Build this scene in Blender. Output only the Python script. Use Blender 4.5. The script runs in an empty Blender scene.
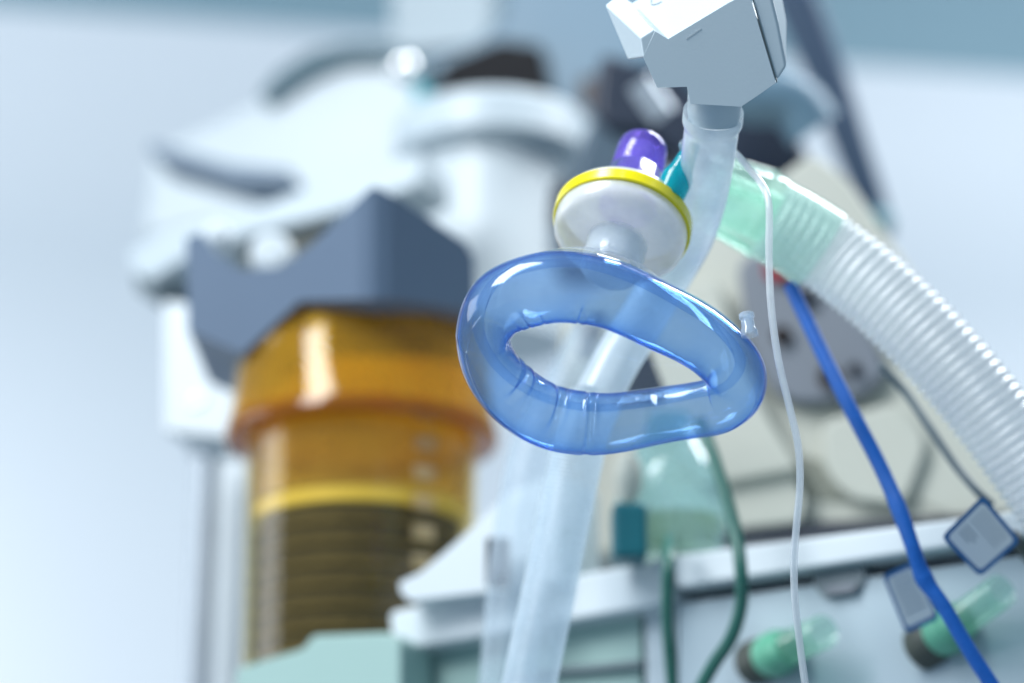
import bpy, bmesh, math, random
from mathutils import Vector, Matrix
random.seed(7)
PI = math.pi
C = bpy.context.scene.collection
sc = bpy.context.scene

# ------------------------------------------------------------------ camera
F = 85.0; SW = 36.0; FP = 1024 * F / SW
PITCH = math.radians(18)
CAM = Vector((0, 0, 1.2))
FW = Vector((0, math.cos(PITCH), math.sin(PITCH)))
UP = Vector((0, -math.sin(PITCH), math.cos(PITCH)))
RT = Vector((1, 0, 0))
cd = bpy.data.cameras.new('camera'); cam = bpy.data.objects.new('camera', cd); C.objects.link(cam)
cam.location = CAM; cam.rotation_euler = (PI / 2 + PITCH, 0, 0)
cd.lens = F; cd.sensor_width = SW; cd.clip_start = 0.05; cd.clip_end = 60
cd.dof.use_dof = True; cd.dof.focus_distance = 0.915; cd.dof.aperture_fstop = 3.8
cd.dof.aperture_blades = 0
sc.camera = cam

def V(px, py, d):
    return CAM + FW * d + RT * ((px - 512) * d / FP) + UP * ((341.5 - py) * d / FP)
def S(px, d):
    return px * d / FP
def camdir(x, y, z):                      # direction given in the camera's axes: right, up, away
    return (RT * x + UP * y + FW * z).normalized()
class Pl:                                 # an upright plane in the room that shapes are laid out on
    def __init__(s, p, yaw):
        y = math.radians(yaw)
        s.p = p; s.u = Vector((math.cos(y), -math.sin(y), 0)); s.n = Vector((-math.sin(y), -math.cos(y), 0))
    def at(s, px, py, off=0.0):
        r = V(px, py, 1) - CAM
        p0 = s.p + s.n * off
        return CAM + r * ((p0 - CAM).dot(s.n) / r.dot(s.n))

# ------------------------------------------------------------------ materials
def newmat(name):
    m = bpy.data.materials.new(name); m.use_nodes = True
    nt = m.node_tree; nt.nodes.clear()
    out = nt.nodes.new('ShaderNodeOutputMaterial')
    return m, nt, out
def N(nt, t, **kw):
    n = nt.nodes.new(t)
    for k, v in kw.items():
        if k.startswith('_'): setattr(n, k[1:], v)
        else: n.inputs[k.replace('__', ' ')].default_value = v
    return n
def rgb(c): return (c[0], c[1], c[2], 1)

def solid(name, col, rough=0.45, var=0.08, scale=14, bump=0.0, bscale=220, sss=0.0, metal=0.0, coat=0.0):
    m, nt, out = newmat(name); L = nt.links.new
    p = N(nt, 'ShaderNodeBsdfPrincipled', Roughness=rough, Metallic=metal)
    p.inputs['Coat Weight'].default_value = coat
    tc = N(nt, 'ShaderNodeTexCoord')
    nz = N(nt, 'ShaderNodeTexNoise', Scale=scale, Detail=5.0)
    L(tc.outputs['Object'], nz.inputs['Vector'])
    mr = N(nt, 'ShaderNodeMapRange'); mr.inputs['To Min'].default_value = 1 - var; mr.inputs['To Max'].default_value = 1 + var
    L(nz.outputs['Fac'], mr.inputs['Value'])
    mx = N(nt, 'ShaderNodeVectorMath', _operation='SCALE'); mx.inputs[0].default_value = col
    L(mr.outputs[0], mx.inputs['Scale']); L(mx.outputs[0], p.inputs['Base Color'])
    mr2 = N(nt, 'ShaderNodeMapRange'); mr2.inputs['To Min'].default_value = max(0, rough - .08); mr2.inputs['To Max'].default_value = rough + .08
    L(nz.outputs['Fac'], mr2.inputs['Value']); L(mr2.outputs[0], p.inputs['Roughness'])
    if bump:
        n2 = N(nt, 'ShaderNodeTexNoise', Scale=bscale, Detail=3.0); L(tc.outputs['Object'], n2.inputs['Vector'])
        b = N(nt, 'ShaderNodeBump', Strength=bump, Distance=0.0006); L(n2.outputs['Fac'], b.inputs['Height']); L(b.outputs[0], p.inputs['Normal'])
    if sss:
        p.inputs['Subsurface Weight'].default_value = sss; p.inputs['Subsurface Radius'].default_value = (.01, .01, .01)
    L(p.outputs[0], out.inputs['Surface'])
    return m

def film(name, tint, milkcol, milk=0.2, rough=0.08, ior=1.45, wrinkle=0.0, wscale=60, gloss=1.0):
    """thin clear plastic wall: lets light through tinted, scatters some, mirrors some (Fresnel)"""
    m, nt, out = newmat(name); L = nt.links.new
    tc = N(nt, 'ShaderNodeTexCoord')
    geo = N(nt, 'ShaderNodeNewGeometry')
    mi = N(nt, 'ShaderNodeMix'); mi.inputs['A'].default_value = ior; mi.inputs['B'].default_value = 1 / ior
    L(geo.outputs['Backfacing'], mi.inputs['Factor'])
    fr = N(nt, 'ShaderNodeFresnel'); L(mi.outputs['Result'], fr.inputs['IOR'])
    tr = N(nt, 'ShaderNodeBsdfTransparent', Color=rgb(tint))
    df = N(nt, 'ShaderNodeBsdfDiffuse', Color=rgb(milkcol)); tl = N(nt, 'ShaderNodeBsdfTranslucent', Color=rgb(milkcol))
    m1 = N(nt, 'ShaderNodeMixShader', Fac=0.5); L(df.outputs[0], m1.inputs[1]); L(tl.outputs[0], m1.inputs[2])
    m2 = N(nt, 'ShaderNodeMixShader', Fac=milk); L(tr.outputs[0], m2.inputs[1]); L(m1.outputs[0], m2.inputs[2])
    nz = N(nt, 'ShaderNodeTexNoise', Scale=wscale, Detail=3.0); L(tc.outputs['Object'], nz.inputs['Vector'])
    mr = N(nt, 'ShaderNodeMapRange'); mr.inputs['From Min'].default_value = .3; mr.inputs['From Max'].default_value = .7; mr.inputs['To Min'].default_value = milk * .72; mr.inputs['To Max'].default_value = min(1, milk * 1.28)
    L(nz.outputs['Fac'], mr.inputs['Value']); L(mr.outputs[0], m2.inputs[0])
    gl = N(nt, 'ShaderNodeBsdfGlossy', Roughness=rough, Color=(1, 1, 1, 1))
    if wrinkle:
        b = N(nt, 'ShaderNodeBump', Strength=wrinkle, Distance=0.001); L(nz.outputs['Fac'], b.inputs['Height'])
        L(b.outputs[0], gl.inputs['Normal']); L(b.outputs[0], fr.inputs['Normal'])
    g = N(nt, 'ShaderNodeMath', _operation='MULTIPLY'); g.inputs[1].default_value = gloss; L(fr.outputs[0], g.inputs[0])
    m3 = N(nt, 'ShaderNodeMixShader'); L(g.outputs[0], m3.inputs[0]); L(m2.outputs[0], m3.inputs[1]); L(gl.outputs[0], m3.inputs[2])
    L(m3.outputs[0], out.inputs['Surface'])
    return m

def softvinyl(name, absorb, dens, milkcol, milk, ior=1.45, rough=0.05, wrinkle=0.05, wscale=45):
    """clear vinyl wall with its colour in its thickness; a little cloudiness on the skin"""
    m = film(name, (1, 1, 1), milkcol, milk, rough, ior, wrinkle, wscale)
    nt = m.node_tree
    va = N(nt, 'ShaderNodeVolumeAbsorption', Color=rgb(absorb), Density=dens)
    nt.links.new(va.outputs[0], [x for x in nt.nodes if x.type == 'OUTPUT_MATERIAL'][0].inputs['Volume'])
    return m

M = {}
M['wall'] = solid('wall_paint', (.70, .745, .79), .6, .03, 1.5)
M['ceil'] = solid('ceiling_shaded_teal', (.22, .34, .40), .7, .05, 1.5)  # teal-grey ceiling; its dimness is partly put into the colour
M['white'] = solid('white_plastic', (.60, .66, .69), .38, .03, 9, .12)
M['sensor'] = solid('sensor_plastic', (.54, .63, .68), .36, .03, 30, .06, 900, sss=.1)
M['offwhite'] = solid('off_white_plastic', (.50, .57, .61), .42, .05, 9, .12)
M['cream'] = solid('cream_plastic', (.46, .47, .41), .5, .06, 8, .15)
M['creamshade'] = solid('cream_shade_tone', (.20, .21, .17), .5, .06, 8)  # cream as it looks in shade, for the dark patches on the housing
M['mint'] = solid('mint_plastic', (.31, .46, .43), .5, .05, 8, .1)
M['slate'] = solid('slate_blue_plastic', (.11, .16, .235), .5, .08, 12, .1)
M['grey'] = solid('grey_plastic', (.10, .18, .245), .45, .08, 12, .1)
M['panelgrey'] = solid('socket_grey', (.15, .17, .20), .45, .08, 20, .1)
M['panel'] = solid('panel_enamel', (.40, .49, .54), .4, .05, 9)
M['black'] = solid('black_rubber', (.004, .004, .006), .9, .2, 20)
M['dark'] = solid('dark_plastic', (.02, .025, .04), .4, .2, 20)
M['navy'] = solid('navy_plastic', (.015, .024, .045), .4, .2, 12)
M['brown'] = solid('brown_black_plastic', (.03, .015, .012), .5, .2, 12)
M['steel'] = solid('pole_steel', (.42, .47, .52), .3, .05, 20, metal=.4)
M['red'] = solid('red_plastic', (.35, .02, .03), .4, .1, 20)
M['teal'] = solid('teal_plastic', (.0, .30, .36), .35, .15, 40)
M['tealmid'] = solid('teal_block_plastic', (.005, .13, .16), .4, .2, 40)
M['gtube'] = solid('dark_green_tubing', (.02, .115, .09), .3, .2, 40)
M['bluecord'] = solid('blue_cord_sleeve', (.0, .12, .50), .5, .2, 150, .5, 500)
M['greycable'] = solid('grey_cable_sleeve', (.13, .17, .19), .45, .1, 60)
M['green'] = solid('green_plastic', (.13, .42, .28), .35, .15, 40)
M['olive'] = solid('dark_olive_rubber', (.06, .07, .06), .5, .2, 40)
M['yellow'] = solid('yellow_ring_plastic', (.90, .76, .0), .25, .06, 60, coat=.3)
M['paper'] = solid('label_paper', (.90, .92, .93), .6, .03, 60)
M['labelblue'] = solid('label_blue', (.03, .17, .42), .5, .1, 60)
M['ink'] = solid('label_ink', (.40, .45, .50), .6, .1, 100)
M['granule'] = None
M['purple'] = film('purple_clear_plastic', (.60, .48, .98), (.38, .27, .90), .30, .1, wrinkle=.1, wscale=90)
M['tealclear'] = film('teal_clear_plastic', (.12, .75, .80), (.0, .50, .58), .6, .12)
M['milkplastic'] = film('milky_filter_plastic', (.90, .94, .97), (.93, .95, .96), .92, .2)
M['neckclear'] = film('clear_port_plastic', (.94, .97, .99), (.85, .90, .94), .34, .07)
M['dome'] = film('clear_dome_plastic', (.95, .97, .985), (.75, .8, .85), .035, .03, wrinkle=.08)
M['hose'] = film('milky_hose_plastic', (.97, .985, .99), (.97, .98, .985), .50, .2)
M['limb'] = film('translucent_limb_plastic', (.90, .95, .98), (.76, .86, .93), .50, .35, gloss=.6)
M['limbfaint'] = film('clear_limb_plastic', (.92, .96, .99), (.74, .84, .92), .30, .35, gloss=.5)
M['smooth'] = film('frosted_tube_plastic', (.86, .92, .96), (.82, .89, .93), .66, .25)
M['greenclear'] = film('green_clear_plastic', (.86, .99, .94), (.66, .93, .81), .30, .07)
M['lineclear'] = film('clear_line_plastic', (.98, .99, .995), (.96, .975, .98), .36, .06)
M['amber'] = film('amber_plastic', (.97, .76, .14), (.80, .50, .03), .34, .08)
M['amberpale'] = film('pale_amber_plastic', (.95, .84, .52), (.55, .40, .12), .07, .06)
M['aqua'] = film('aqua_clear_plastic', (.74, .93, .94), (.50, .70, .72), .32, .08)
M['gconn'] = film('pale_green_clear_plastic', (.75, .95, .86), (.55, .80, .70), .35, .15)
M['vinyl'] = softvinyl('blue_vinyl', (.03, .50, .91), 520, (.66, .78, .95), .085, ior=1.45)

# dark absorbent granules
def granmat():
    m, nt, out = newmat('soda_lime_granules'); L = nt.links.new
    tc = N(nt, 'ShaderNodeTexCoord'); vo = N(nt, 'ShaderNodeTexVoronoi', Scale=260.0); L(tc.outputs['Object'], vo.inputs['Vector'])
    cr = N(nt, 'ShaderNodeValToRGB'); cr.color_ramp.elements[0].color = (.04, .034, .02, 1); cr.color_ramp.elements[1].color = (.012, .01, .006, 1)
    L(vo.outputs['Distance'], cr.inputs[0])
    p = N(nt, 'ShaderNodeBsdfPrincipled', Roughness=.6); L(cr.outputs[0], p.inputs['Base Color'])
    b = N(nt, 'ShaderNodeBump', Strength=.6, Distance=.002); L(vo.outputs['Distance'], b.inputs['Height']); L(b.outputs[0], p.inputs['Normal'])
    L(p.outputs[0], out.inputs['Surface']); return m
M['granule'] = granmat()
M['amberlip'] = film('dark_amber_plastic', (.70, .36, .03), (.42, .19, .01), .55, .1)
M['straw'] = film('straw_liner_plastic', (.90, .72, .28), (.66, .47, .10), .45, .1)
M['gold'] = solid('straw_ring_plastic', (.75, .64, .18), .4, .1, 30)

# ------------------------------------------------------------------ mesh helpers
def spline(pts, per=12, closed=False):
    P = [tuple(p) for p in pts]; n = len(P); res = []
    rng = n if closed else n - 1
    for i in range(rng):
        g = lambda k: P[k % n] if closed else P[max(0, min(n - 1, k))]
        p0, p1, p2, p3 = g(i - 1), g(i), g(i + 1), g(i + 2)
        for j in range(per):
            t = j / per
            res.append([0.5 * ((2 * b) + (-a + c) * t + (2 * a - 5 * b + 4 * c - d) * t * t + (-a + 3 * b - 3 * c + d) * t ** 3)
                        for a, b, c, d in zip(p0, p1, p2, p3)])
    if not closed: res.append(list(P[-1]))
    return res
def frames(pts, closed=False, ref=None):
    n = len(pts); T = []
    for i in range(n):
        a = pts[(i - 1) % n] if closed or i > 0 else pts[i]
        b = pts[(i + 1) % n] if closed or i < n - 1 else pts[i]
        T.append((b - a).normalized())
    r = ref or Vector((0.13, 0.2, 1))
    x = (r - T[0] * r.dot(T[0])).normalized(); X = []
    for i in range(n):
        x = (x - T[i] * x.dot(T[i])).normalized(); X.append(x)
    return T, X
def sweep(bm, pts, rad, seg=24, cap=True, sx=1.0, ref=None):
    pts = [Vector(p) for p in pts]; n = len(pts)
    if not hasattr(rad, '__len__'): rad = [rad] * n
    T, X = frames(pts, ref=ref); rings = []
    for i in range(n):
        Y = T[i].cross(X[i])
        rings.append([bm.verts.new(pts[i] + (X[i] * math.cos(a) * sx + Y * math.sin(a)) * rad[i]) for a in [2 * PI * k / seg for k in range(seg)]])
    for i in range(n - 1):
        for k in range(seg):
            bm.faces.new((rings[i][k], rings[i][(k + 1) % seg], rings[i + 1][(k + 1) % seg], rings[i + 1][k]))
    if cap:
        bm.faces.new(rings[0][::-1]); bm.faces.new(rings[-1])
    return bm
def lathe(bm, base, axis, prof, seg=64, cap=False):
    """prof: list of (distance along axis, radius); radius 0 makes a pole"""
    axis = axis.normalized(); r = Vector((1, .02, .01)); X = (r - axis * r.dot(axis)).normalized(); Y = axis.cross(X)
    prev = None
    first = None
    for (h, rr) in prof:
        c = base + axis * h
        if rr <= 1e-7: ring = [bm.verts.new(c)]
        else: ring = [bm.verts.new(c + (X * math.cos(2 * PI * k / seg) + Y * math.sin(2 * PI * k / seg)) * rr) for k in range(seg)]
        if prev:
            for k in range(seg):
                a, b = prev, ring; k2 = (k + 1) % seg
                if len(a) == 1: bm.faces.new((a[0], b[k2], b[k])) if len(b) > 1 else None
                elif len(b) == 1: bm.faces.new((a[k], a[k2], b[0]))
                else: bm.faces.new((a[k], a[k2], b[k2], b[k]))
        else: first = ring
        prev = ring
    if cap:
        if len(first) > 1: bm.faces.new(first[::-1])
        if len(prev) > 1: bm.faces.new(prev)
    return bm
def loft(bm, A, B):
    a = [bm.verts.new(p) for p in A]; b = [bm.verts.new(p) for p in B]; n = len(a)
    bm.faces.new(a); bm.faces.new(b[::-1])
    for i in range(n): bm.faces.new((a[i], b[i], b[(i + 1) % n], a[(i + 1) % n]))
    return bm
def roundpoly(pts, r, k=5):
    """round the corners of a pixel polygon"""
    res = []; n = len(pts)
    for i in range(n):
        p = Vector(pts[i]); a = Vector(pts[i - 1]); b = Vector(pts[(i + 1) % n])
        ra = min(r, (a - p).length * .45); rb = min(r, (b - p).length * .45)
        s = p + (a - p).normalized() * ra; e = p + (b - p).normalized() * rb
        for j in range(k + 1):
            t = j / k; res.append(tuple(s * (1 - t) ** 2 + p * 2 * t * (1 - t) + e * t * t))
    return res
def slab(bm, plane, poly, off, thick, r=6, k=5):
    poly = roundpoly(poly, r, k) if r else poly
    A = [plane.at(x, y, off) for x, y in poly]; B = [p - plane.n * thick for p in A]
    return loft(bm, A, B)
def box(bm, c, X, Y, Z):
    vs = [bm.verts.new(c + X * sx + Y * sy + Z * sz) for sx in (-1, 1) for sy in (-1, 1) for sz in (-1, 1)]
    for f in ((0, 1, 3, 2), (4, 6, 7, 5), (0, 4, 5, 1), (2, 3, 7, 6), (0, 2, 6, 4), (1, 5, 7, 3)): bm.faces.new([vs[i] for i in f])
    return bm
def BM(): return bmesh.new()
def obj(name, bm, mat, parent=None, bevel=0.0, sub=0, angle=35, solid_=0.0):
    bmesh.ops.recalc_face_normals(bm, faces=bm.faces)
    vs = [v.co for v in bm.verts]
    if parent is not None:
        o0 = Vector((0, 0, 0)); q = parent
        while q: o0 += q.location; q = q.parent
    else:
        lo = [min(v[i] for v in vs) for i in range(3)]; hi = [max(v[i] for v in vs) for i in range(3)]
        o0 = Vector(((lo[0] + hi[0]) / 2, (lo[1] + hi[1]) / 2, lo[2]))
    for v in bm.verts: v.co -= o0
    me = bpy.data.meshes.new(name); bm.to_mesh(me); bm.free()
    for p in me.polygons: p.use_smooth = True
    me.set_sharp_from_angle(angle=math.radians(angle))
    me.materials.append(mat)
    o = bpy.data.objects.new(name, me); C.objects.link(o)
    if parent is not None: o.parent = parent
    else: o.location = o0
    if solid_:
        m = o.modifiers.new('wall', 'SOLIDIFY'); m.thickness = solid_; m.offset = -1
    if bevel:
        m = o.modifiers.new('bevel', 'BEVEL'); m.width = bevel; m.segments = 3; m.harden_normals = True; m.limit_method = 'ANGLE'; m.angle_limit = math.radians(35)
    if sub:
        m = o.modifiers.new('sub', 'SUBSURF'); m.levels = sub; m.render_levels = sub
    return o
def thing(name, label, cat, loc, group=None):
    o = bpy.data.objects.new(name, None); C.objects.link(o); o.location = loc; o.empty_display_size = .02
    return tag(o, label, cat, group)
def tag(o, label, cat, group=None):
    o['label'] = label; o['category'] = cat
    if group: o['group'] = group
    return o
def struct(o): o['kind'] = 'structure'; return o

# ------------------------------------------------------------------ the room
WY = 4.2
WYAW = math.radians(-9)
def wl(x, y, z):                          # room axes turned so the left of the back wall is nearer
    return Vector((x * math.cos(WYAW) + (y - WY) * math.sin(WYAW), WY - x * math.sin(WYAW) + (y - WY) * math.cos(WYAW), z))
CZ = 3.12; RC = .42
prof = [(WY, -.5)] + [(WY - RC + RC * math.cos(t), CZ - RC + RC * math.sin(t)) for t in [PI / 2 * i / 24 for i in range(25)]] + [(1.2, CZ)]
def coved(name, pr, mat):
    bm = BM(); vv = [[bm.verts.new(wl(x, y, z)) for x in (-3, 3)] for y, z in pr]
    for p, q in zip(vv[:-1], vv[1:]): bm.faces.new((p[0], p[1], q[1], q[0]))
    return struct(obj(name, bm, mat))
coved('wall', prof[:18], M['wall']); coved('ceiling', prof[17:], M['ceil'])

# ------------------------------------------------------------------ face mask
TILT = math.radians(43)
D0 = 0.92
def MK(px, py, extra=0.0):
    return V(px, py, D0 + math.tan(TILT) * (py - 355) / FP * D0 + extra)
ring = [(483, 337, 27.5), (500, 304, 33), (541, 290, 35), (586, 289, 34.5), (632, 303, 33.5), (676, 325, 33), (714, 348, 31.5),
        (737, 378, 31), (724, 402, 29.5), (690, 410, 28.5), (646, 418, 29.5), (596, 424, 32), (553, 417, 33), (517, 398, 32), (492, 369, 29)]
rs = spline(ring, 26, True)
cp = [MK(a, b) for a, b, _ in rs]; cr_ = [S(r, D0) for *_, r in rs]
n = len(cp)
ctr = sum(cp, Vector()) / n
axis = camdir(0, math.sin(TILT), math.cos(TILT))      # from the opening back through the dome
def creaseat(px, py):
    return min(range(n), key=lambda i: (rs[i][0] - px) ** 2 + (rs[i][1] - py) ** 2)
# (where, depth, width in samples, start angle, reach)
creases = [(creaseat(588, 424), .0050, 1.7, .75, .85), (creaseat(546, 415), .0036, 2.2, .45, .7), (creaseat(503, 382), .0036, 2.2, .3, .7),
           (creaseat(582, 289), .0026, 1.3, 1.3, .42), (creaseat(538, 290), .0014, 1.3, 1.35, .38), (creaseat(520, 296), .0022, 1.5, 1.35, .40), (creaseat(655, 416), .0010, 2.0, .6, .6)]
# radius of the bend at each station keeps the inside of tight bends from folding over
kr = []
for i in range(n):
    a_, b_, c_ = cp[i - 10], cp[i], cp[(i + 10) % n]
    ar = (b_ - a_).cross(c_ - a_).length / 2
    kr.append((b_ - a_).length * (c_ - b_).length * (c_ - a_).length / max(1e-12, 4 * ar))
kr = [sum(kr[(i + j) % n] for j in range(-6, 7)) / 13 for i in range(n)]
def cushion(shrink, wr=1.0, seg=132):
    bm = BM(); rings = []
    for i in range(n):
        T = (cp[(i + 1) % n] - cp[i - 1]).normalized()
        inn = (ctr - cp[i]); inn = (inn - T * inn.dot(T)).normalized()
        bk = T.cross(inn).normalized()
        if bk.dot(axis) < 0: bk = -bk
        row = []
        for k in range(seg):
            a = 2 * PI * k / seg                                  # 0 = towards the opening, +90 deg = towards the dome
            r = cr_[i] - shrink
            aw = (a + PI) % (2 * PI) - PI
            ca_ = math.cos(a)
            if ca_ > .05:
                lim = kr[i] * .93 / ca_ - shrink
                if r > lim * .8: r = lim * (.8 + .2 * (1 - math.exp(-(r / lim - .8) / .2)))
            for (ci, dp, w, ph, reach) in creases:
                d = min(abs(i - ci), n - abs(i - ci))
                if d < w * 4:
                    r -= wr * dp * math.exp(-(d / w) ** 2) * math.exp(-((aw + ph) / reach) ** 2)
                    r += wr * dp * .35 * math.exp(-((d - w * 2.2) / (w * 1.2)) ** 2) * math.exp(-((aw + ph) / reach) ** 2)
            r += .0005 * math.exp(-((aw + 2.15) / .035) ** 2) + .0004 * math.exp(-((aw - 2.5) / .04) ** 2)
            r += .00035 * math.sin(i * .11 + 2 * a) * math.sin(i * .043 + a)
            row.append(bm.verts.new(cp[i] + (inn * math.cos(a) + bk * math.sin(a)) * r))
        rings.append(row)
    for i in range(n):
        for k in range(seg):
            a, b = rings[i], rings[(i + 1) % n]
            bm.faces.new((a[k], a[(k + 1) % seg], b[(k + 1) % seg], b[k]))
    return bm
mask = thing('face_mask', 'inflatable clear anaesthesia face mask with a blue vinyl cushion ring, in sharp focus', 'face mask', ctr)
bo = cushion(0.0); bi = cushion(0.0008)
# one closed wall: outer skin plus reversed inner skin
bmesh.ops.recalc_face_normals(bo, faces=bo.faces)
me_i = bpy.data.meshes.new('tmp'); bmesh.ops.recalc_face_normals(bi, faces=bi.faces); bmesh.ops.reverse_faces(bi, faces=bi.faces); bi.to_mesh(me_i); bi.free()
bo.from_mesh(me_i); bpy.data.meshes.remove(me_i)
for v in bo.verts: v.co -= mask.location
me = bpy.data.meshes.new('cushion'); bo.to_mesh(me); bo.free()
for p in me.polygons: p.use_smooth = True
me.materials.append(M['vinyl']); cu = bpy.data.objects.new('cushion', me); C.objects.link(cu); cu.parent = mask

faxis = camdir(.21, .74, .64)
port = V(611, 268, .957)                     # where the dome's collar starts
# dome: from the back of the cushion ring to the collar
bm = BM(); rows = []
samp = range(0, n, 5)
K = 15
fx = (RT - faxis * RT.dot(faxis)).normalized(); fy = faxis.cross(fx)
for i in samp:
    p0 = cp[i] + axis * cr_[i] * .86
    d = p0 - port; ang = math.atan2(d.dot(fy), d.dot(fx))
    p3 = port + (fx * math.cos(ang) + fy * math.sin(ang)) * .0125
    p1 = p0 + axis * .022 + (ctr - cp[i]) * .02; p2 = p3 - faxis * .016 + (p3 - port) * .9
    rows.append([bm.verts.new(p0 * (1 - t) ** 3 + p1 * 3 * t * (1 - t) ** 2 + p2 * 3 * t * t * (1 - t) + p3 * t ** 3) for t in [j / K for j in range(K + 1)]])
m_ = len(rows)
for i in range(m_):
    for j in range(K): bm.faces.new((rows[i][j], rows[i][j + 1], rows[(i + 1) % m_][j + 1], rows[(i + 1) % m_][j]))
obj('dome', bm, M['dome'], mask, angle=80)
# rim flange bonded to the cushion
bm = BM(); fl = [cp[i] + axis * cr_[i] * .90 + (cp[i] - ctr).normalized() * .002 for i in range(0, n, 3)]
k_ = len(fl); rr = []
for i in range(k_):
    T = (fl[(i + 1) % k_] - fl[i - 1]).normalized(); X = axis.cross(T).normalized()
    rr.append([bm.verts.new(fl[i] + X * math.cos(a) * .0022 + axis * math.sin(a) * .0007) for a in [2 * PI * q / 10 for q in range(10)]])
for i in range(k_):
    for q in range(10): bm.faces.new((rr[i][q], rr[i][(q + 1) % 10], rr[(i + 1) % k_][(q + 1) % 10], rr[(i + 1) % k_][q]))
M['flange'] = film('blue_flange_vinyl', (.84, .92, .99), (.4, .6, .95), .06, .05)
obj('rim', bm, M['flange'], mask)
bm = BM(); lathe(bm, port, faxis, [(0, .0125), (.012, .0122), (.0125, .0112), (.012, .0102), (-.002, .0102)], 48)
obj('collar', bm, M['neckclear'], mask)
# inflation valve
vb = V(749, 331, .905); va_ = camdir(-.12, .95, .3)
bm = BM(); lathe(bm, vb, va_, [(-.002, .0032), (.0, .0032), (.001, .0026), (.0045, .0024), (.0052, .0029), (.0068, .0029), (.0072, .0024), (.0072, .0016), (.0, .0014)], 24)
M['valveclear'] = film('clear_valve_plastic', (.88, .94, .98), (.75, .82, .9), .3, .05)
obj('inflation_valve', bm, M['valveclear'], mask)

# ------------------------------------------------------------------ breathing filter
fb = port + faxis * .0026
filt = thing('breathing_filter', 'round white breathing filter with a yellow seal ring and purple cap, above the mask', 'filter', fb)
bm = BM(); lathe(bm, fb, faxis, [(-.004, .0104), (-.004, .0116), (.004, .0118), (.0115, .0124)], 56)
obj('port', bm, M['neckclear'], filt)
bm = BM(); R0 = .0267
lathe(bm, fb, faxis, [(.0112, 0), (.0112, .016), (.0116, .0225), (.0122, .0244), (.0140, .0262), (.0165, R0), (.0215, R0 + .0002)], 96)
obj('lower_housing', bm, M['milkplastic'], filt, angle=60)
bm = BM(); lathe(bm, fb, faxis, [(.0198, R0 - .002), (.0198, R0 + .0009), (.0203, R0 + .0014), (.0250, R0 + .0014), (.0256, R0 + .0009), (.0256, R0 - .002)], 96)
obj('seal_ring', bm, M['yellow'], filt)
bm = BM(); lathe(bm, fb, faxis, [(.0255, R0), (.028, R0 - .0004), (.0295, R0 - .002), (.031, .0225), (.0315, .012), (.0315, .0)], 96)
obj('upper_housing', bm, M['milkplastic'], filt, angle=60)
bm = BM(); ca = faxis; cb = fb + fx * .0005
lathe(bm, cb, ca, [(.0310, .0116), (.0500, .0112), (.0505, .0104), (.0522, .0104), (.0527, .0108), (.0650, .0103), (.0675, .0098), (.0684, .0088), (.0684, .0078), (.0660, .0074), (.0658, 0)], 48)
obj('cap', bm, M['purple'], filt, angle=60)
bm = BM(); lathe(bm, cb, ca, [(.0650, .0), (.0650, .0062), (.0640, .0076), (.0600, .0082), (.035, .0086)], 40)
obj('inner_sleeve', bm, M['valveclear'], filt)

# ------------------------------------------------------------------ sampling line with teal luer
la = camdir(.42, .90, .12)
lb = V(670, 194, .962)
line = thing('sampling_line', 'thin clear gas sampling line with a teal luer end, curving down past the mask', 'tubing', lb)
bm = BM(); lathe(bm, lb, la, [(0, .0), (0, .0062), (.008, .0064), (.0095, .0056), (.012, .0046), (.018, .0036), (.0225, .0032), (.0225, 0)], 32)
obj('luer_connector', bm, M['tealclear'], line)
lp = [(685, 146, .958), (693, 139, .972), (708, 140, .99), (724, 145, .985), (737, 155, .965), (750, 170, .94), (763, 186, .925), (769, 207, .918), (769, 255, .915), (771, 305, .915), (778, 358, .915),
      (789, 405, .915), (798, 445, .916), (800, 482, .918), (797, 520, .92), (794, 560, .92), (795, 600, .92), (800, 645, .92), (806, 690, .92), (812, 730, .92)]
pts = [V(*p) for p in spline(lp, 10)]
bm = BM(); sweep(bm, pts, .00145, 20, cap=False); sweep(bm, pts, .00085, 14, cap=False)
obj('tube', bm, M['lineclear'], line)
bm = BM(); sweep(bm, pts[:5], .0026, 16); obj('tube_sleeve', bm, M['valveclear'], line)

# ------------------------------------------------------------------ white gas flow sensor
SD = .925
def off3(p, dx, dy, dz):  # p pixel, offset in pixels and metres away
    return V(p[0] + dx, p[1] + dy, SD + dz)
sens = thing('flow_sensor', 'white plastic breathing circuit sensor block at the top, above the filter', 'sensor', V(715, 108, SD + .02))
# main block : front outline and its smaller back outline
frontA = [(643, 57), (657, 88), (687, 87), (690, 104), (741, 107), (756, 97), (776, 83), (749, -8), (728, 3), (668, 39), (655, 31)]
bk_off = {0: (8, -40), 1: (2, -60), 2: (0, -60), 3: (0, -60), 4: (-2, -60), 5: (-2, -60), 6: (-6, -60), 7: (-36, -36), 8: (-36, -36), 9: (-36, -36), 10: (-36, -36)}
A = [V(x, y, SD) for x, y in frontA]
B = [V(frontA[i][0] + bk_off[i][0], frontA[i][1] + bk_off[i][1], SD + .035) for i in range(len(frontA))]
bm = BM(); loft(bm, A, B); obj('casing', bm, M['sensor'], sens, bevel=.0016)
# spout on the left
sp = [(640.5, 38), (643.3, 57), (650, 60), (664, 44), (654, 29.5)]
sb_ = [(605, 5), (628, 59.5), (642, 56), (648, 38), (619.5, -6)]
bm = BM(); loft(bm, [V(x, y, SD + .0003) for x, y in sp], [V(x, y, SD + .026) for x, y in sb_]); obj('spout', bm, M['sensor'], sens, bevel=.0006)
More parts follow.
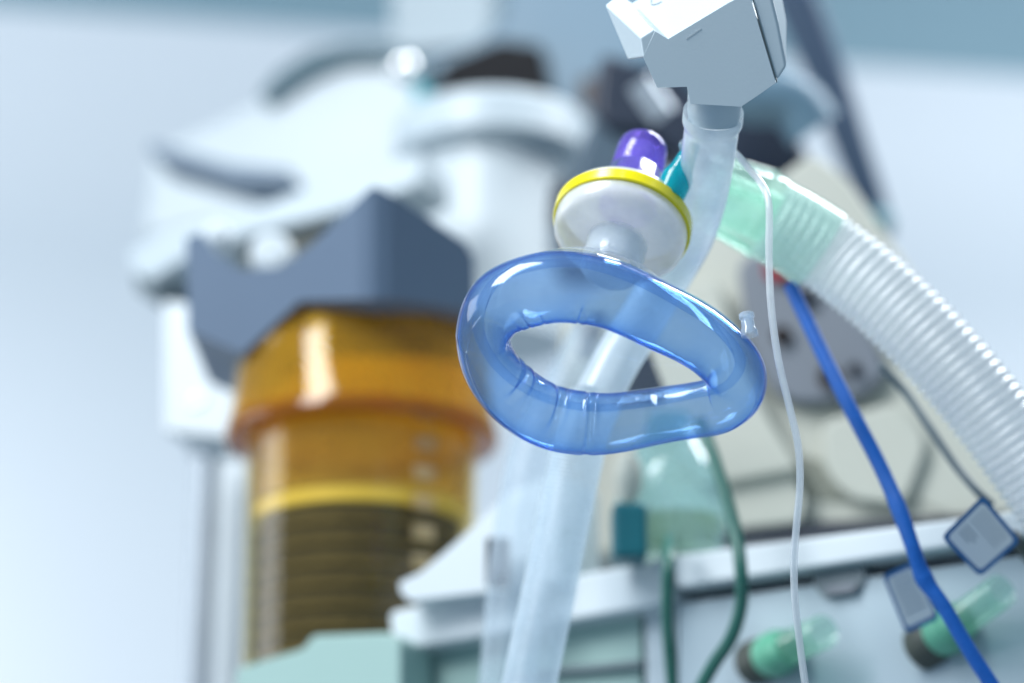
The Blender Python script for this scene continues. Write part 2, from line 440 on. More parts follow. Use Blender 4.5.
# end cap on the right with a seam
ec = [(776.8, 82.5), (787, 67), (779, 25), (770, -12), (749.4, -12)]
bm = BM(); loft(bm, [V(x, y, SD + .0010) for x, y in ec], [V(x, y - 45, SD + .035) for x, y in ec]); obj('end_cap', bm, M['sensor'], sens, bevel=.0014)
sm = [(749.6, -10), (751.2, -10), (777.4, 82), (776.3, 83)]
bm = BM(); loft(bm, [V(x, y, SD + .0020) for x, y in sm], [V(x, y - 10, SD + .03) for x, y in sm])
M['seam'] = solid('seam_rubber', (.26, .29, .29), .5, .1, 60); obj('seam', bm, M['seam'], sens)
# socket under the block
nk0 = V(716, 82, SD + .014); nk1 = V(713.5, 122, SD + .020); nd = (nk1 - nk0); nl = nd.length; nd.normalize()
bm = BM(); lathe(bm, nk0, nd, [(0, .0108), (nl * .55, .0106), (nl * .80, .0104), (nl * .86, .0100), (nl, .0100)], 56); obj('socket', bm, M['sensor'], sens)
# printed marks on the bright side
bm = BM()
def strip(bm, P, w, h, up):
    for a, b in zip(P[:-1], P[1:]):
        d = (b - a).normalized(); s = d.cross(up).normalized() * w
        loft(bm, [a - s, b - s, b + s, a + s], [a - s + up * h, b - s + up * h, b + s + up * h, a + s + up * h])
# the bright face is spanned by two edges of the casing
e0, e1 = A[9], A[8]; f0, f1 = B[9], B[8]
def onface(u, w): 
    a = e0.lerp(e1, u); b = f0.lerp(f1, u); return a.lerp(b, w)
fn = (e1 - e0).cross(f0 - e0).normalized()
if fn.dot(CAM - e0) < 0: fn = -fn
mk = [onface(.30 + .10 * math.cos(t) * (1 + .3 * math.sin(2 * t)), .80 + .10 * math.sin(t)) + fn * .0002 for t in [i * .45 for i in range(12)]]
strip(bm, mk, .0003, .0002, fn); 
mk = [onface(.50 + .05 * i, .72 + .07 * math.sin(i * 1.6)) + fn * .0002 for i in range(6)]; strip(bm, mk, .0003, .0002, fn)
obj('printed_mark', bm, M['ink'], sens)
bm = BM(); upn = (CAM - A[0]).normalized()
strip(bm, [V(686, 39, SD - .0001), V(701, 28.5, SD - .0001)], .00016, .00012, upn); obj('moulding_line', bm, M['white'], sens)

# ------------------------------------------------------------------ hose from the sensor, behind the mask and down
hl = thing('breathing_hose', 'long pale hose hanging from the white sensor, ribbed below the blue mask', 'hose', V(530, 720, 1.0))
sp_ = [(713.5, 112, .942), (709, 150, .955), (702, 195, .975), (690, 235, 1.0), (668, 275, 1.02), (642, 320, 1.03), (617, 360, 1.03), (596, 400, 1.02)]
pts = [V(*p) for p in spline(sp_, 14)]
def r_smooth(i, n_):
    t = i / n_
    if t < .05: return .0118
    if t < .07: return .0118 - .0010 * (t - .05) / .02
    return .0108 - .0006 * min(1, t * 2)
bm = BM(); sweep(bm, pts, [r_smooth(i, len(pts)) for i in range(len(pts))], 48, cap=False); obj('smooth_tube', bm, M['smooth'], hl, angle=60)
def corr(points, pitch, r, amp, res=6, seg=40, sharp=1.0):
    """corrugated hose along pixel/depth points"""
    P = [V(*p) for p in spline(points, 30)]
    L_ = [0]
    for a, b in zip(P[:-1], P[1:]): L_.append(L_[-1] + (b - a).length)
    tot = L_[-1]; N_ = int(tot / pitch * res); out = []; rad = []; j = 0
    for i in range(N_ + 1):
        s = tot * i / N_
        while j < len(L_) - 2 and L_[j + 1] < s: j += 1
        t = (s - L_[j]) / max(1e-9, L_[j + 1] - L_[j]); out.append(P[j].lerp(P[j + 1], t))
        c = math.cos(2 * PI * s / pitch)
        rad.append(r + amp * (abs(c) ** sharp * (1 if c > 0 else -1)))
    return sweep(BM(), out, rad, seg, cap=False)
bm = corr([(597, 398, 1.04), (583, 430, 1.04), (574, 470, 1.04), (561, 530, 1.035), (547, 600, 1.03), (530, 680, 1.025), (516, 760, 1.02)], .0020, .0116, .00022)
obj('ribbed_tube', bm, M['limb'], hl, angle=80)
h2 = tag(obj('drain_hose', corr([(600, 330, 1.17), (575, 380, 1.16), (545, 430, 1.15), (532, 470, 1.14), (522, 530, 1.13), (514, 600, 1.12), (508, 680, 1.11), (502, 760, 1.10)], .0024, .0132, .00012), M['limbfaint']),
    'blurred pale blue second hose hanging just left of the ribbed hose below the mask', 'hose')

# ------------------------------------------------------------------ white corrugated hose with green connector, right
HP = [(770, 219, 1.05), (800, 236, 1.05), (830, 255, 1.05), (862, 279, 1.045), (897, 310, 1.04), (933, 346, 1.035), (973, 392, 1.03), (1013, 443, 1.025), (1054, 502, 1.02), (1090, 565, 1.015)]
hose = thing('corrugated_hose', 'wide white corrugated breathing hose with a pale green connector, sweeping down at the right', 'hose', V(1040, 560, .97))
bm = corr(HP, .0042, .0171, .0007, 10, 64); obj('hose_wall', bm, M['hose'], hose, angle=80)
bm = corr(HP, .0042, .0155, .0007, 10, 48); obj('inner_wall', bm, M['hose'], hose, angle=80)
gp = [V(*p) for p in spline([(700, 190, 1.055), (724, 199, 1.054), (748, 209, 1.052), (772, 220, 1.05), (800, 236, 1.05), (822, 250, 1.05)], 8)]
rg = []
for i in range(len(gp)):
    t = i / (len(gp) - 1)
    rg.append(.0158 + .0022 * min(1, max(0, (t - .1) / .35)) + (.0008 if .52 < t < .6 else 0) + .0008 * t)
bm = BM(); sweep(bm, gp, rg, 64, cap=False); cuff = obj('connector', bm, M['greenclear'], hose, angle=60)
bm = BM(); sweep(bm, gp[:26], [.0115] * 26, 48, cap=False); sub_ = obj('inner_pipe', bm, M['greenclear'], cuff); sub_.location = -(cuff.location)
sub_.location = (0, 0, 0)
bm = BM()
hdir = (gp[12] - gp[0]).normalized()
for a in (0.0, 1.25, 2.5, 3.75, 5.0):
    x0 = (UP - hdir * UP.dot(hdir)).normalized(); y0 = hdir.cross(x0)
    P = [gp[i] + (x0 * math.cos(a) + y0 * math.sin(a)) * (rg[i] + .0006) for i in range(0, 22)]
    sweep(bm, P, .0011, 10)
obj('grip_rib', bm, M['greenclear'], cuff)

# ------------------------------------------------------------------ cords and cables
bc = [(790, 285, 1.06), (803, 312, 1.055), (822, 352, 1.045), (850, 408, 1.03), (880, 466, 1.02), (900, 512, 1.01), (913, 548, 1.005), (924, 578, 1.005), (944, 607, 1.0), (968, 648, .995), (995, 690, .99), (1015, 720, .985)]
sp2 = spline(bc, 14); P = [V(*p) for p in sp2]; rad = []
for x, y, d in sp2:
    r = .0041 + .0005 * math.exp(-((y - 512) / 16) ** 2) + .0010 * math.exp(-((y - 578) / 9) ** 2)
    rad.append(r)
bm = BM(); sweep(bm, P, rad, 24, sx=.7); tag(obj('cord', bm, M['bluecord']), 'bright blue cord running diagonally from behind the corrugated hose to the bottom', 'cord')
bm = BM(); P = [V(*p) for p in spline([(880, 365, 1.1), (905, 392, 1.1), (930, 428, 1.09), (955, 465, 1.08), (978, 492, 1.07), (992, 505, 1.07)], 10)]
sweep(bm, P, .0019, 16); tag(obj('grey_cable', bm, M['greycable']), 'thin dark grey cable running down to the blue edged label', 'cable')
bm = BM(); P = [V(*p) for p in spline([(670, 540, 1.16), (669, 560, 1.13), (667, 590, 1.125), (668, 630, 1.125), (672, 680, 1.125), (676, 730, 1.125)], 10)]
sweep(bm, P, .0029, 20); tag(obj('green_tube', bm, M['gtube']), 'dark green tube hanging straight down the corner of the white ledge', 'tubing', 'dark green tubes')
bm = BM(); P = [V(*p) for p in spline([(700, 420, 1.14), (712, 452, 1.13), (724, 490, 1.12), (735, 530, 1.11), (741, 570, 1.10), (741, 605, 1.10), (731, 638, 1.10), (714, 664, 1.10), (698, 695, 1.10), (690, 730, 1.1)], 10)]
sweep(bm, P, .0031, 20); tag(obj('green_tube', bm, M['gtube']), 'dark green tube bending left, hanging under the blue cushion\'s right side', 'tubing', 'dark green tubes')

# ------------------------------------------------------------------ machine front
MP = Pl(V(640, 600, 1.19), 31)
right = thing('ventilator', 'white machine front with a rail and a dark finger slot, lower right', 'machine', MP.at(850, 700))
bm = BM(); slab(bm, MP, [(679, 604), (1100, 545), (1100, 760), (679, 760)], 0, .12, 3); obj('front_panel', bm, M['panel'], right)
bm = BM(); slab(bm, MP, [(672, 555), (1100, 500), (1100, 524), (676, 588)], .010, .13, 6); obj('rail', bm, M['white'], right, bevel=.004)
bm = BM(); slab(bm, MP, [(813, 570), (865, 564), (864, 580), (856, 594), (825, 598), (815, 588)], .0022, .01, 5); o = obj('finger_slot', bm, M['greycable'], right)
bm = BM(); slab(bm, MP, [(824, 587), (857, 583), (854, 591), (828, 595)], .0045, .002, 3); obj('slot_lip', bm, M['panelgrey'], right)
left = thing('drawer_unit', 'pale mint drawer front under a white ledge, bottom centre', 'drawer', MP.at(500, 720))
bm = BM(); slab(bm, MP, [(388, 611), (500, 588), (640, 563), (668, 556), (668, 596), (655, 606), (392, 652)], .012, .14, 8); obj('ledge', bm, M['white'], left, bevel=.004)
bm = BM(); slab(bm, MP, [(395, 640), (634, 600), (640, 608), (642, 780), (390, 780)], -.004, .12, 4); obj('drawer_front', bm, M['mint'], left)
bm = BM(); slab(bm, MP, [(236, 668), (303, 648), (312, 635), (388, 632), (400, 640), (400, 780), (225, 780)], .03, .03, 5); obj('tray', bm, M['mint'], left, bevel=.003)
bm = BM(); slab(bm, MP, [(500, 672), (640, 660), (640, 666), (500, 678)], .002, .01, 0); obj('drawer_gap', bm, M['greycable'], left)
bm = BM(); slab(bm, MP, [(645, 610), (676, 604), (676, 780), (649, 780)], -.002, .12, 2); obj('side_strip', bm, M['offwhite'], left)
bm = BM(); slab(bm, MP, [(634, 600), (690, 590), (690, 780), (634, 780)], -.012, .10, 0); obj('inner_gap', bm, M['greycable'], left)

# gas connectors
def gasconn(px, py, ang, label, sc_=.88):
    b = MP.at(px, py, .0); 
    ax = (MP.n * math.cos(ang[0]) + MP.u * math.sin(ang[0])).normalized(); ax = (ax + Vector((0, 0, ang[1]))).normalized()
    t = thing('gas_connector', label, 'connector', b, 'green gas connectors on the machine front')
    bm = BM(); lathe(bm, b, ax, [(-.003, .0), (-.003, .0125 * sc_), (.007, .0120 * sc_), (.009, .0105 * sc_), (.009, 0)], 32); obj('base', bm, M['olive'], t)
    bm = BM(); lathe(bm, b, ax, [(.009, 0), (.009, .0110 * sc_), (.012, .0122 * sc_), (.019, .0120 * sc_), (.0200, .0105 * sc_), (.026, .0100 * sc_), (.027, .0085 * sc_), (.027, 0)], 32); obj('collar', bm, M['green'], t)
    bm = BM(); lathe(bm, b, ax, [(.027, .0078 * sc_)] + [(.027 + i * .0012, (.0080 + .0008 * (i % 2)) * sc_) for i in range(1, 24)], 32); obj('tail', bm, M['gconn'], t)
    return t
gasconn(757, 662, (1.05, .10), 'green gas connector left on the white panel, behind the clear line')
gasconn(926, 646, (1.10, .32), 'green gas connector behind the blue cord, lower right')

# labels
def card(name, poly, d, tiltv, label, border=True, group=None, lines=()):
    c = Vector((sum(p[0] for p in poly) / len(poly), sum(p[1] for p in poly) / len(poly)))
    base = V(c.x, c.y, d)
    t = thing(name, label, 'label', base, group)
    def P(x, y, dz=0): return V(x, y, d + tiltv[0] * (x - c.x) / 1000 + tiltv[1] * (y - c.y) / 1000 + dz)
    rp = roundpoly(poly, 7)
    bm = BM(); loft(bm, [P(x, y) for x, y in rp], [P(x, y, .0008) for x, y in rp]); obj('border', bm, M['labelblue'], t)
    ip = roundpoly([(c.x + (x - c.x) * .84, c.y + (y - c.y) * .84) for x, y in poly], 5)
    bm = BM(); loft(bm, [P(x, y, -.0004) for x, y in ip], [P(x, y, -.0001) for x, y in ip]); obj('face', bm, M['paper'], t)
    bm = BM()
    a, b_, cc, dd = [Vector(p) for p in poly]
    for (u0, u1, w0, w1) in lines:
        q = [a.lerp(b_, u).lerp(dd.lerp(cc, u), w) for u, w in ((u0, w0), (u1, w0), (u1, w1), (u0, w1))]
        loft(bm, [P(x, y, -.0007) for x, y in q], [P(x, y, -.0005) for x, y in q])
    obj('printed_lines', bm, M['ink'], t)
    return t
ln = [(.16, .80, .16 + .085 * i, .185 + .085 * i) for i in range(0)] + [(.16, .80, .16 + .085 * i, .175 + .085 * i) for i in range(4)] + [(.16, .45, .54, .565), (.16, .5, .62, .645), (.16, .42, .70, .725)]
card('paper_label', [(983, 495), (1021, 541), (980, 577), (941, 537)], 1.02, (0.1, .2), 'square white label with a blue border, hanging cornerwise by the corrugated hose', lines=ln, group='white labels on cables')
card('paper_label', [(882, 575), (913, 561), (940, 618), (906, 634)], 1.065, (0.1, .1), 'small upright white label half hidden behind the blue cord', lines=[(.2, .8, .15 + .11 * i, .18 + .11 * i) for i in range(6)], group='white labels on cables')
bm = BM(); P = [V(*p) for p in spline([(1014, 536, 1.07), (1022, 548, 1.08), (1032, 560, 1.09), (1045, 566, 1.1)], 8)]; sweep(bm, P, .0028, 14)
tag(obj('label_strap', bm, M['olive']), 'short dark strap at the right corner of the blue bordered label', 'strap')

# ------------------------------------------------------------------ cream monitor housing behind the hose
MB = Pl(V(800, 400, 1.36), 12)
mon = thing('monitor_housing', 'cream equipment housing with a grey socket plate behind the corrugated hose', 'equipment', MB.at(850, 520))
bm = BM(); slab(bm, MB, [(560, 318), (650, 262), (700, 238), (745, 200), (812, 152), (848, 178), (905, 260), (960, 350), (1012, 470), (1030, 530), (560, 556)], 0, .16, 10); obj('casing', bm, M['cream'], mon, bevel=.006)
bm = BM(); slab(bm, MB, [(736, 262), (760, 248), (800, 268), (872, 330), (888, 372), (862, 396), (800, 404), (772, 392), (748, 345)], .012, .016, 16); pl = obj('socket_plate', bm, M['panelgrey'], mon, bevel=.003)
for (x, y, r, mt) in ((783, 338, 9, 'brown'), (830, 380, 11, 'brown'), (778, 272, 13, 'red'), (855, 372, 6, 'dark'), (808, 300, 9, 'navy')):
    bm = BM(); lathe(bm, MB.at(x, y, .010), MB.n, [(0, S(r, 1.36)), (.007, S(r, 1.36)), (.008, S(r * .8, 1.36)), (.004, S(r * .6, 1.36)), (.004, 0)], 24); obj('socket', bm, M[mt], pl)
bm = BM(); slab(bm, MB, [(775, 470), (800, 455), (845, 468), (880, 492), (870, 502), (815, 498), (780, 492)], .002, .01, 8); obj('shade_patch', bm, M['creamshade'], mon)  # shading on the cream casing, put in as a dark patch
bm = BM(); slab(bm, MB, [(728, 440), (746, 446), (770, 470), (764, 484), (742, 474)], .004, .01, 6); obj('small_shade_patch', bm, M['creamshade'], mon)  # second, smaller patch of shading in the same dark colour
bm = BM(); slab(bm, MB, [(905, 420), (940, 455), (985, 500), (1000, 524), (960, 520), (915, 498)], .002, .01, 8); obj('shade_panel', bm, M['cream'], mon)
bm = BM(); slab(bm, MB, [(820, 420), (900, 400), (930, 440), (905, 505), (850, 500), (822, 470)], .010, .012, 18); obj('cover_plate', bm, M['cream'], mon, bevel=.003)
bm = BM(); slab(bm, MB, [(655, 300), (716, 276), (742, 360), (770, 420), (800, 468), (700, 486), (660, 420)], .022, .03, 8); obj('side_block', bm, M['cream'], mon, bevel=.004)
bm = BM(); slab(bm, MB, [(672, 486), (792, 470), (806, 500), (800, 522), (672, 536)], .014, .02, 5); obj('lower_step', bm, M['cream'], mon, bevel=.003)
bm = BM(); slab(bm, MB, [(690, 530), (1010, 512), (1010, 522), (690, 545)], .010, .10, 0); obj('base_gap', bm, M['dark'], mon)

# water trap
wt = thing('water_trap', 'rounded clear aqua water trap standing on the white ledge under the mask', 'water trap', V(670, 565, 1.2))
b0 = V(672, 560, 1.21)
bm = BM(); lathe(bm, b0, Vector((0, 0, 1)), [(0, 0), (0, .020), (.004, .0255), (.02, .0285), (.038, .027), (.055, .020), (.064, .013), (.075, .011), (.075, 0)], 48); obj('bulb', bm, M['aqua'], wt)
bm = BM(); lathe(bm, b0, Vector((0, 0, 1)), [(.002, 0), (.002, .018), (.006, .023), (.020, .026), (.020, 0)], 40)
M['trapfluid'] = film('cloudy_fluid', (.8, .82, .66), (.60, .60, .48), .5, .1); obj('fluid', bm, M['trapfluid'], wt)
bm = BM(); box(bm, V(629, 535, 1.17), RT * .0085, Vector((0, .012, 0)), Vector((0, 0, .0135))); obj('mount', bm, M['tealmid'], wt, bevel=.003)
bm = BM(); lathe(bm, V(628, 478, 1.19), Vector((0, 0, 1)), [(-.012, .004), (-.004, .007), (.006, .007), (.012, .004)], 24, True); obj('spigot', bm, M['cream'], wt)
# white wedge flap
WP = Pl(V(450, 560, 1.22), 25)
bm = BM(); slab(bm, WP, [(398, 582), (420, 572), (462, 536), (508, 492), (560, 470), (560, 580), (494, 592), (410, 602), (400, 594)], 0, .05, 5); tag(obj('folded_sheet', bm, M['white'], bevel=.003), 'white wedge shaped sheet lying on the ledge beside the amber canister', 'sheet')
bm = BM(); box(bm, V(498, 563, 1.19), RT * .006, Vector((0, .006, 0)), Vector((0, 0, .012))); tag(obj('gap_infill', bm, M['navy'], bevel=.002), 'small dark blue clip in the gap between the white sheet and the pale hose', 'infill')  # dark box standing in for the dark gap here

# ------------------------------------------------------------------ absorber canister
Z = Vector((0, 0, 1)); CD = 1.36
cx = V(362, 440, CD); 
def zat(py, d=CD, px=358, front=0.0):   # height of a pixel row on the vertical line through the canister's front
    r = V(px, py, 1) - CAM; t = (cx.y - front - CAM.y) / r.y; return (CAM + r * t).z
base = Vector((cx.x, cx.y, 0)); 
can = thing('absorber_canister', 'amber carbon dioxide absorber canister with dark granules behind a clear wall', 'canister', Vector((cx.x, cx.y, zat(690))))
rj = .0650
bm = BM(); lathe(bm, base, Z, [(zat(690), rj - .002), (zat(440), rj), (zat(415), rj)], 72); obj('jar', bm, M['amberpale'], can)
zt, zb = zat(298, front=.066), zat(410, front=.072)
bm = BM(); lathe(bm, base, Z, [(zb + .008, .0760), (zb + .018, .0738), (zb + .030, .0728), (zt - .004, .0708), (zt, .0716), (zt + .006, .0716), (zt + .010, .068)], 72); obj('collar', bm, M['amber'], can, angle=50)
bm = BM(); lathe(bm, base, Z, [(zb + .001, .0640), (zb + .002, .0738), (zb + .020, .0712), (zt + .002, .0690), (zt + .004, .066), (zt + .004, 0)], 72); obj('inner_collar', bm, M['amber'], can)
bm = BM(); lathe(bm, base, Z, [(zb + .001, .0640), (zb - .001, .0742), (zb + .0005, .0766), (zb + .003, .0770), (zb + .0085, .0760)], 72); obj('lip', bm, M['amberlip'], can, angle=50)
zg = zat(503, front=.054)
bm = BM(); lathe(bm, base, Z, [(zg + .0105, .0610), (zb + .006, .0615)], 64); obj('liner', bm, M['straw'], can)
bm = BM(); lathe(bm, base, Z, [(zat(688), 0), (zat(688), .0560), (zg, .0560), (zg, 0)], 64); obj('granules', bm, M['granule'], can)
bm = BM(); lathe(bm, base, Z, [(zg, .0565), (zg + .001, .0592), (zg + .0080, .0592), (zg + .0090, .0565), (zg + .0080, .053)], 72); obj('retaining_ring', bm, M['gold'], can)
bm = BM(); 
for i in range(7):
    zz = zg - .011 - i * .0115; lathe(bm, base, Z, [(zz, .0560), (zz + .0004, .0590), (zz + .0016, .0590), (zz + .0020, .0560)], 64)
M['rib'] = solid('olive_straw_rib', (.095, .078, .03), .5, .15, 60)
obj('graduation_rib', bm, M['rib'], can)
# knurls on the jar's side
bm = BM()
for i in range(6):
    a = -PI / 2 + .62
    p = base + Vector((math.cos(a) * .0640, math.sin(a) * .0640, zat(440) - i * .0165))
    box(bm, p, Vector((-math.sin(a), math.cos(a), 0)) * .0065, Vector((math.cos(a), math.sin(a), 0)) * .0012, Z * .0042)
M['knurl'] = film('frosted_amber', (.9, .8, .5), (.85, .75, .5), .45, .1); obj('moulded_marks', bm, M['knurl'], can, bevel=.0008)

# bracket above the canister
def prism(bm, poly, dfun, thick):
    A = [V(x, y, dfun(x)) for x, y in poly]; return loft(bm, A, [p + Vector((0, thick, 0)) for p in A])
bd = lambda x: 1.282 + .0004 * (math.sqrt((x - 374) ** 2 + 260) - 10)
bm = BM(); prism(bm, [(186, 238), (202, 232), (214, 252), (240, 270), (280, 268), (312, 244), (345, 212), (360, 198), (360.2, 299), (300, 301), (243, 354), (188, 330)], bd, .10)
prism(bm, [(360, 198), (368, 190), (374, 187), (374.1, 299), (360, 299)], bd, .10); prism(bm, [(374, 187), (382, 189), (390, 194), (390.1, 299), (374, 299)], bd, .10)
prism(bm, [(390, 194), (402, 200), (466, 243), (474, 258), (474, 312), (430, 303), (390, 299)], bd, .10)
tag(obj('bracket', bm, M['slate']), 'slate blue saddle shaped bracket over the amber canister', 'bracket')
# box and pole left of the canister
LP = Pl(V(200, 390, 1.5), 15)
ab = thing('arm_box', 'white box with a small round mark, left of the amber canister', 'box', LP.at(200, 440))
bm = BM(); slab(bm, LP, [(163, 300), (246, 310), (246, 440), (163, 432)], 0, .06, 6); obj('casing', bm, M['white'], ab, bevel=.004)
bm = BM(); lathe(bm, LP.at(196, 398, .0), LP.n, [(-.001, .0065), (.002, .006), (.002, .0045), (.0005, .004), (.0005, 0)], 24); obj('screw', bm, M['steel'], ab)
bm = BM(); p = V(203, 560, 1.55); lathe(bm, Vector((p.x, p.y, 0)), Z, [(p.z - .12, .0085), (p.z + .085, .0085)], 32, True)
lathe(bm, Vector((p.x, p.y, 0)), Z, [(p.z + .070, .012), (p.z + .086, .012)], 32, True)
tag(obj('pole', bm, M['steel']), 'grey metal pole standing below the white box at the left', 'pole')
bm = BM(); slab(bm, Pl(V(232, 560, 1.6), 10), [(214, 430), (262, 430), (262, 760), (214, 760)], 0, .02, 3); tag(obj('back_panel', bm, M['white']), 'narrow white upright panel between the grey pole and the canister', 'panel')

# rail, tray edge, cover at upper left
RP = Pl(V(250, 220, 1.62), 22)
rl = thing('support_arm', 'pale grey support arm rising to the right behind the slate blue bracket', 'arm', RP.at(140, 285))
bm = BM(); slab(bm, RP, [(126, 250), (160, 232), (260, 205), (330, 178), (420, 150), (420, 185), (330, 215), (250, 235), (180, 262), (150, 282), (132, 274)], 0, .05, 8); obj('beam', bm, M['offwhite'], rl, bevel=.004)
bm = BM(); slab(bm, RP, [(236, 236), (330, 208), (336, 238), (300, 256), (244, 268)], -.012, .05, 5); obj('shadow_block', bm, M['olive'], rl)  # shadow under the beam, put in as a dark block
bm = BM(); slab(bm, RP, [(134, 272), (165, 262), (172, 282), (150, 300), (138, 292)], -.008, .05, 4); obj('end_block', bm, M['greycable'], rl)
bm = BM(); c = V(272, 256, 1.47); lathe(bm, c, camdir(0, .3, -1), [(-.01, .013), (.006, .013), (.010, .010), (.011, 0)], 32); tag(obj('knob', bm, M['white'], bevel=0), 'white round knob resting in the dip of the slate blue bracket', 'knob')
bm = BM(); c = V(218, 236, 1.45); lathe(bm, c, camdir(0, .3, -1), [(-.01, .008), (.004, .008), (.008, .005), (.009, 0)], 24); tag(obj('knob', bm, M['white']), 'small pale knob at the left horn of the slate blue bracket', 'knob')

CP = Pl(V(330, 140, 1.95), 18)
cv = thing('machine_cover', 'white rounded cover with a dark top edge and a bright spot, upper left', 'cover', CP.at(330, 200))
bm = BM(); slab(bm, CP, [(150, 150), (200, 128), (265, 96), (300, 72), (350, 62), (412, 62), (420, 110), (416, 190), (330, 206), (250, 216), (140, 240)], 0, .10, 14); obj('shell', bm, M['white'], cv, bevel=.01)
bm = BM(); slab(bm, CP, [(258, 98), (275, 74), (310, 50), (350, 42), (400, 44), (424, 60), (428, 84), (412, 72), (390, 58), (340, 60), (300, 78), (268, 102)], .012, .10, 8)
M['topedge'] = solid('dark_teal_edge', (.06, .12, .15), .4, .1, 20); obj('top_edge', bm, M['topedge'], cv)
M['slatebar'] = solid('handle_slate', (.12, .18, .25), .45, .08, 12)
TPl = Pl(V(220, 165, 1.8), 10)
bm = BM(); slab(bm, TPl, [(148, 141), (180, 148), (230, 163), (292, 169), (294, 182), (238, 181), (190, 167), (150, 155)], 0, .05, 6); tag(obj('handle_bar', bm, M['slatebar'], bevel=.002), 'thin grey curved handle bar sticking out left of the white cover', 'handle')
M['chrome'] = solid('bright_button', (.95, .95, .95), .12, .02, 20, metal=.9)
bm = BM(); bmesh.ops.create_uvsphere(bm, u_segments=32, v_segments=20, radius=.012); bmesh.ops.translate(bm, verts=bm.verts, vec=V(403, 68, 1.86)); obj('stud', bm, M['chrome'], cv)
bm = BM(); slab(bm, CP, [(414, 78), (424, 84), (440, 106), (430, 118), (416, 112)], .02, .06, 3); obj('corner_patch', bm, M['teal'], cv)

# white cylinder, centre top
wc = V(492, 230, 1.72); wb = Vector((wc.x, wc.y, 0))
def zc(py):
    r = V(492, py, 1) - CAM; return (CAM + r * (wc.y / r.y)).z
cyl = thing('bellows_housing', 'large white cylinder with a thick rim behind the slate blue bracket', 'housing', Vector((wc.x, wc.y, zc(340))))
bm = BM(); lathe(bm, wb, Z, [(zc(345), .051), (zc(175), .051), (zc(165), .0525)], 64, True); obj('barrel', bm, M['white'], cyl)
bm = BM(); lathe(bm, wb, Z, [(zc(166), .052), (zc(166), .066), (zc(162), .0700), (zc(131), .0705), (zc(125), .067), (zc(125), .0)], 72); obj('rim', bm, M['offwhite'], cyl)

# machine head above it
HPl = Pl(V(520, 50, 1.95), 10)
hd = thing('upper_ventilator', 'blue grey machine head above the white cylinder', 'machine', HPl.at(520, 90))
bm = BM(); slab(bm, HPl, [(424, 60), (470, 44), (500, 20), (510, -60), (640, -60), (640, 40), (632, 120), (600, 150), (560, 112), (528, 74), (470, 86), (430, 96)], 0, .14, 8); obj('casing', bm, M['grey'], hd, bevel=.006)
bm = BM(); slab(bm, HPl, [(430, 88), (446, 62), (500, 40), (542, 46), (552, 98), (500, 108), (438, 106)], .010, .03, 6); obj('opening', bm, M['black'], hd)
bm = BM(); slab(bm, HPl, [(578, 76), (606, 78), (606, 106), (582, 108)], .006, .02, 8); obj('port_hole', bm, M['brown'], hd)
bm = BM(); slab(bm, Pl(V(440, 20, 2.3), 8), [(392, -80), (492, -80), (490, 44), (392, 52)], 0, .08, 6); M['palegrey'] = solid('pale_grey_enamel', (.34, .41, .45), .4, .05, 10)
tag(obj('ceiling_column', bm, M['palegrey']), 'pale grey column rising out of the top edge left of the machine head', 'column')

# dark arm cluster behind the filter
DP = Pl(V(660, 150, 1.6), 0)
M['linkgrey'] = solid('link_slate', (.06, .10, .14), .5, .15, 12)
dk = thing('cable_arm', 'dark blurred articulated arm behind the filter and the smooth tube', 'arm', DP.at(700, 230))
bm = BM(); slab(bm, DP, [(600, 50), (640, 62), (700, 60), (770, 110), (812, 150), (790, 178), (745, 182), (700, 170), (650, 130), (612, 130), (592, 110)], 0, .05, 14); obj('upper_link', bm, M['navy'], dk, bevel=.006)
bm = BM(); slab(bm, DP, [(590, 118), (640, 122), (660, 170), (620, 260), (560, 262), (548, 220), (566, 180)], -.01, .05, 12); obj('lower_link', bm, M['linkgrey'], dk, bevel=.006)
bm = BM(); slab(bm, DP, [(552, 184), (566, 176), (572, 202), (562, 222), (548, 214)], .002, .02, 5); obj('clamp', bm, M['dark'], dk)
bm = BM(); P = [V(*p) for p in spline([(640, 82, 1.5), (652, 100, 1.5), (664, 116, 1.5)], 6)]; sweep(bm, P, [.0085] * len(P), 24); obj('silver_bolt', bm, M['steel'], dk)
bm = BM(); P = [V(*p) for p in spline([(700, 60, 1.55), (745, 95, 1.55), (790, 100, 1.55), (815, 130, 1.55)], 8)]; sweep(bm, P, .018, 24); obj('hinge', bm, M['grey'], dk)
# dark bits seen through the mask opening
bm = BM(); slab(bm, Pl(V(600, 350, 1.25), 0), [(578, 318), (606, 312), (602, 336), (590, 352), (580, 346)], 0, .02, 5); tag(obj('tube_clamp', bm, M['navy']), 'small dark clamp left of the pale hose, seen through the mask opening', 'clamp')
bm = BM(); slab(bm, Pl(V(640, 370, 1.20), 0), [(640, 332), (650, 352), (666, 392), (606, 396), (622, 362)], 0, .02, 3); tag(obj('dark_wedge', bm, M['navy']), 'dark triangular piece right of the pale hose, seen through the mask opening', 'bracket')

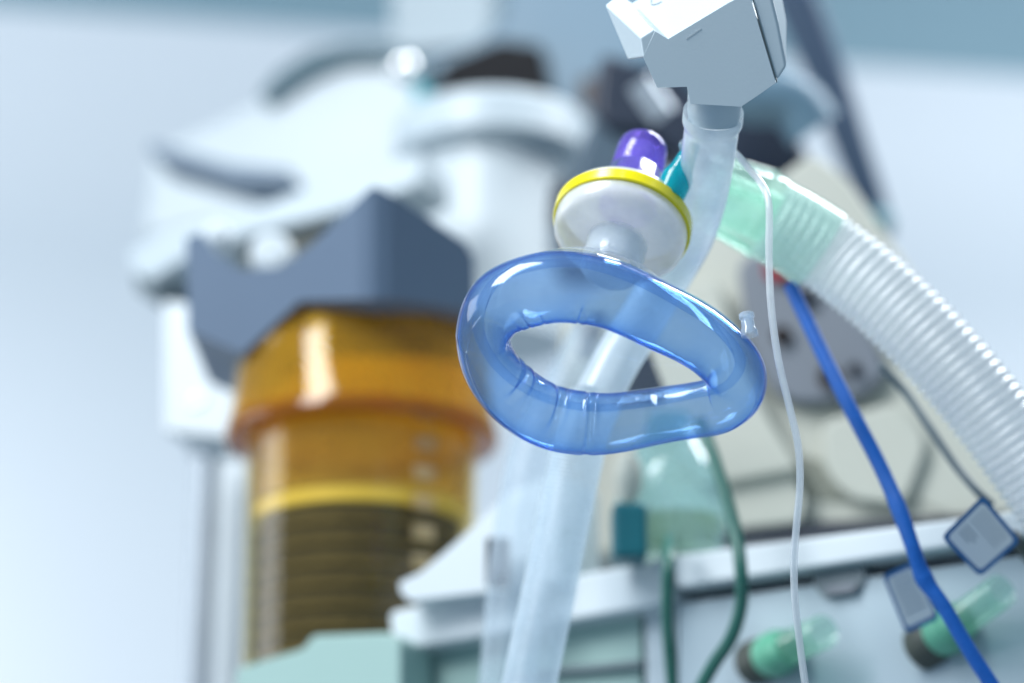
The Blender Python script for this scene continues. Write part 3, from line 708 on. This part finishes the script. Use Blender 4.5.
# slanting strap at the right
bm = BM(); P = [V(*p) for p in spline([(770, -60, 1.8), (800, 10, 1.8), (828, 80, 1.8), (852, 150, 1.8), (872, 205, 1.8), (880, 240, 1.8)], 8)]
sweep(bm, P, [.020 - .010 * i / len(P) for i in range(len(P))], 20, sx=.6); M['slatedk'] = solid('slate_strap', (.04, .07, .12), .5, .1, 20)
stp = thing('slanting_arm', 'dark blue grey arm slanting down right of the white sensor', 'arm', V(880, 240, 1.8)); obj('tube', bm, M['slatedk'], stp)
bm = BM(); bmesh.ops.create_uvsphere(bm, u_segments=24, v_segments=16, radius=.011); bmesh.ops.translate(bm, verts=bm.verts, vec=V(879, 224, 1.78)); obj('tip', bm, M['tealmid'], stp)

# ------------------------------------------------------------------ light
def area(name, loc, target, size, power, col=(1, 1, 1), sy=None, spread=None):
    l = bpy.data.lights.new(name, 'AREA'); l.energy = power; l.color = col; l.size = size
    if sy: l.shape = 'RECTANGLE'; l.size_y = sy
    if spread: l.spread = math.radians(spread)
    o = bpy.data.objects.new(name, l); C.objects.link(o); o.location = loc
    o.rotation_euler = (Vector(target) - Vector(loc)).to_track_quat('-Z', 'Y').to_euler(); return o
T0 = ctr
area('ceiling_lamp', (-.75, .35, 2.5), T0, .5, 28, (.93, .965, 1), 1.2)
area('ceiling_lamp', (.65, 1.5, 2.45), T0 + Vector((0, .5, 0)), .3, 11, (.93, .965, 1), .7)
area('side_fill', (-2.2, 1.5, 1.7), (0, 1.6, 1.6), 1.2, 12, (.93, .965, 1))  # area lamp out of view at the left, no window modelled
area('wall_wash_fill', (-1.6, 2.9, 1.8), (-1.0, 3.9, 2.05), .6, 12, (.93, .965, 1))  # unseen lamp added to wash the left of the back wall
area('wall_wash_fill', (1.75, 3.3, 1.5), (1.1, WY, 1.9), .6, 20, (.93, .965, 1))  # unseen lamp added to brighten the back wall's right side
w = bpy.data.worlds.new('World'); sc.world = w; w.use_nodes = True
bg = w.node_tree.nodes['Background']; bg.inputs['Color'].default_value = (.54, .76, .97, 1); bg.inputs['Strength'].default_value = .33

sc.view_settings.view_transform = 'Standard'; sc.view_settings.look = 'None'
sc.view_settings.exposure = .42; sc.view_settings.gamma = 1
sc.render.engine = 'CYCLES'
cy = sc.cycles
cy.use_denoising = True; cy.max_bounces = 14; cy.transparent_max_bounces = 40; cy.transmission_bounces = 12; cy.glossy_bounces = 6; cy.diffuse_bounces = 4
cy.caustics_reflective = False; cy.caustics_refractive = False; cy.sample_clamp_indirect = 4
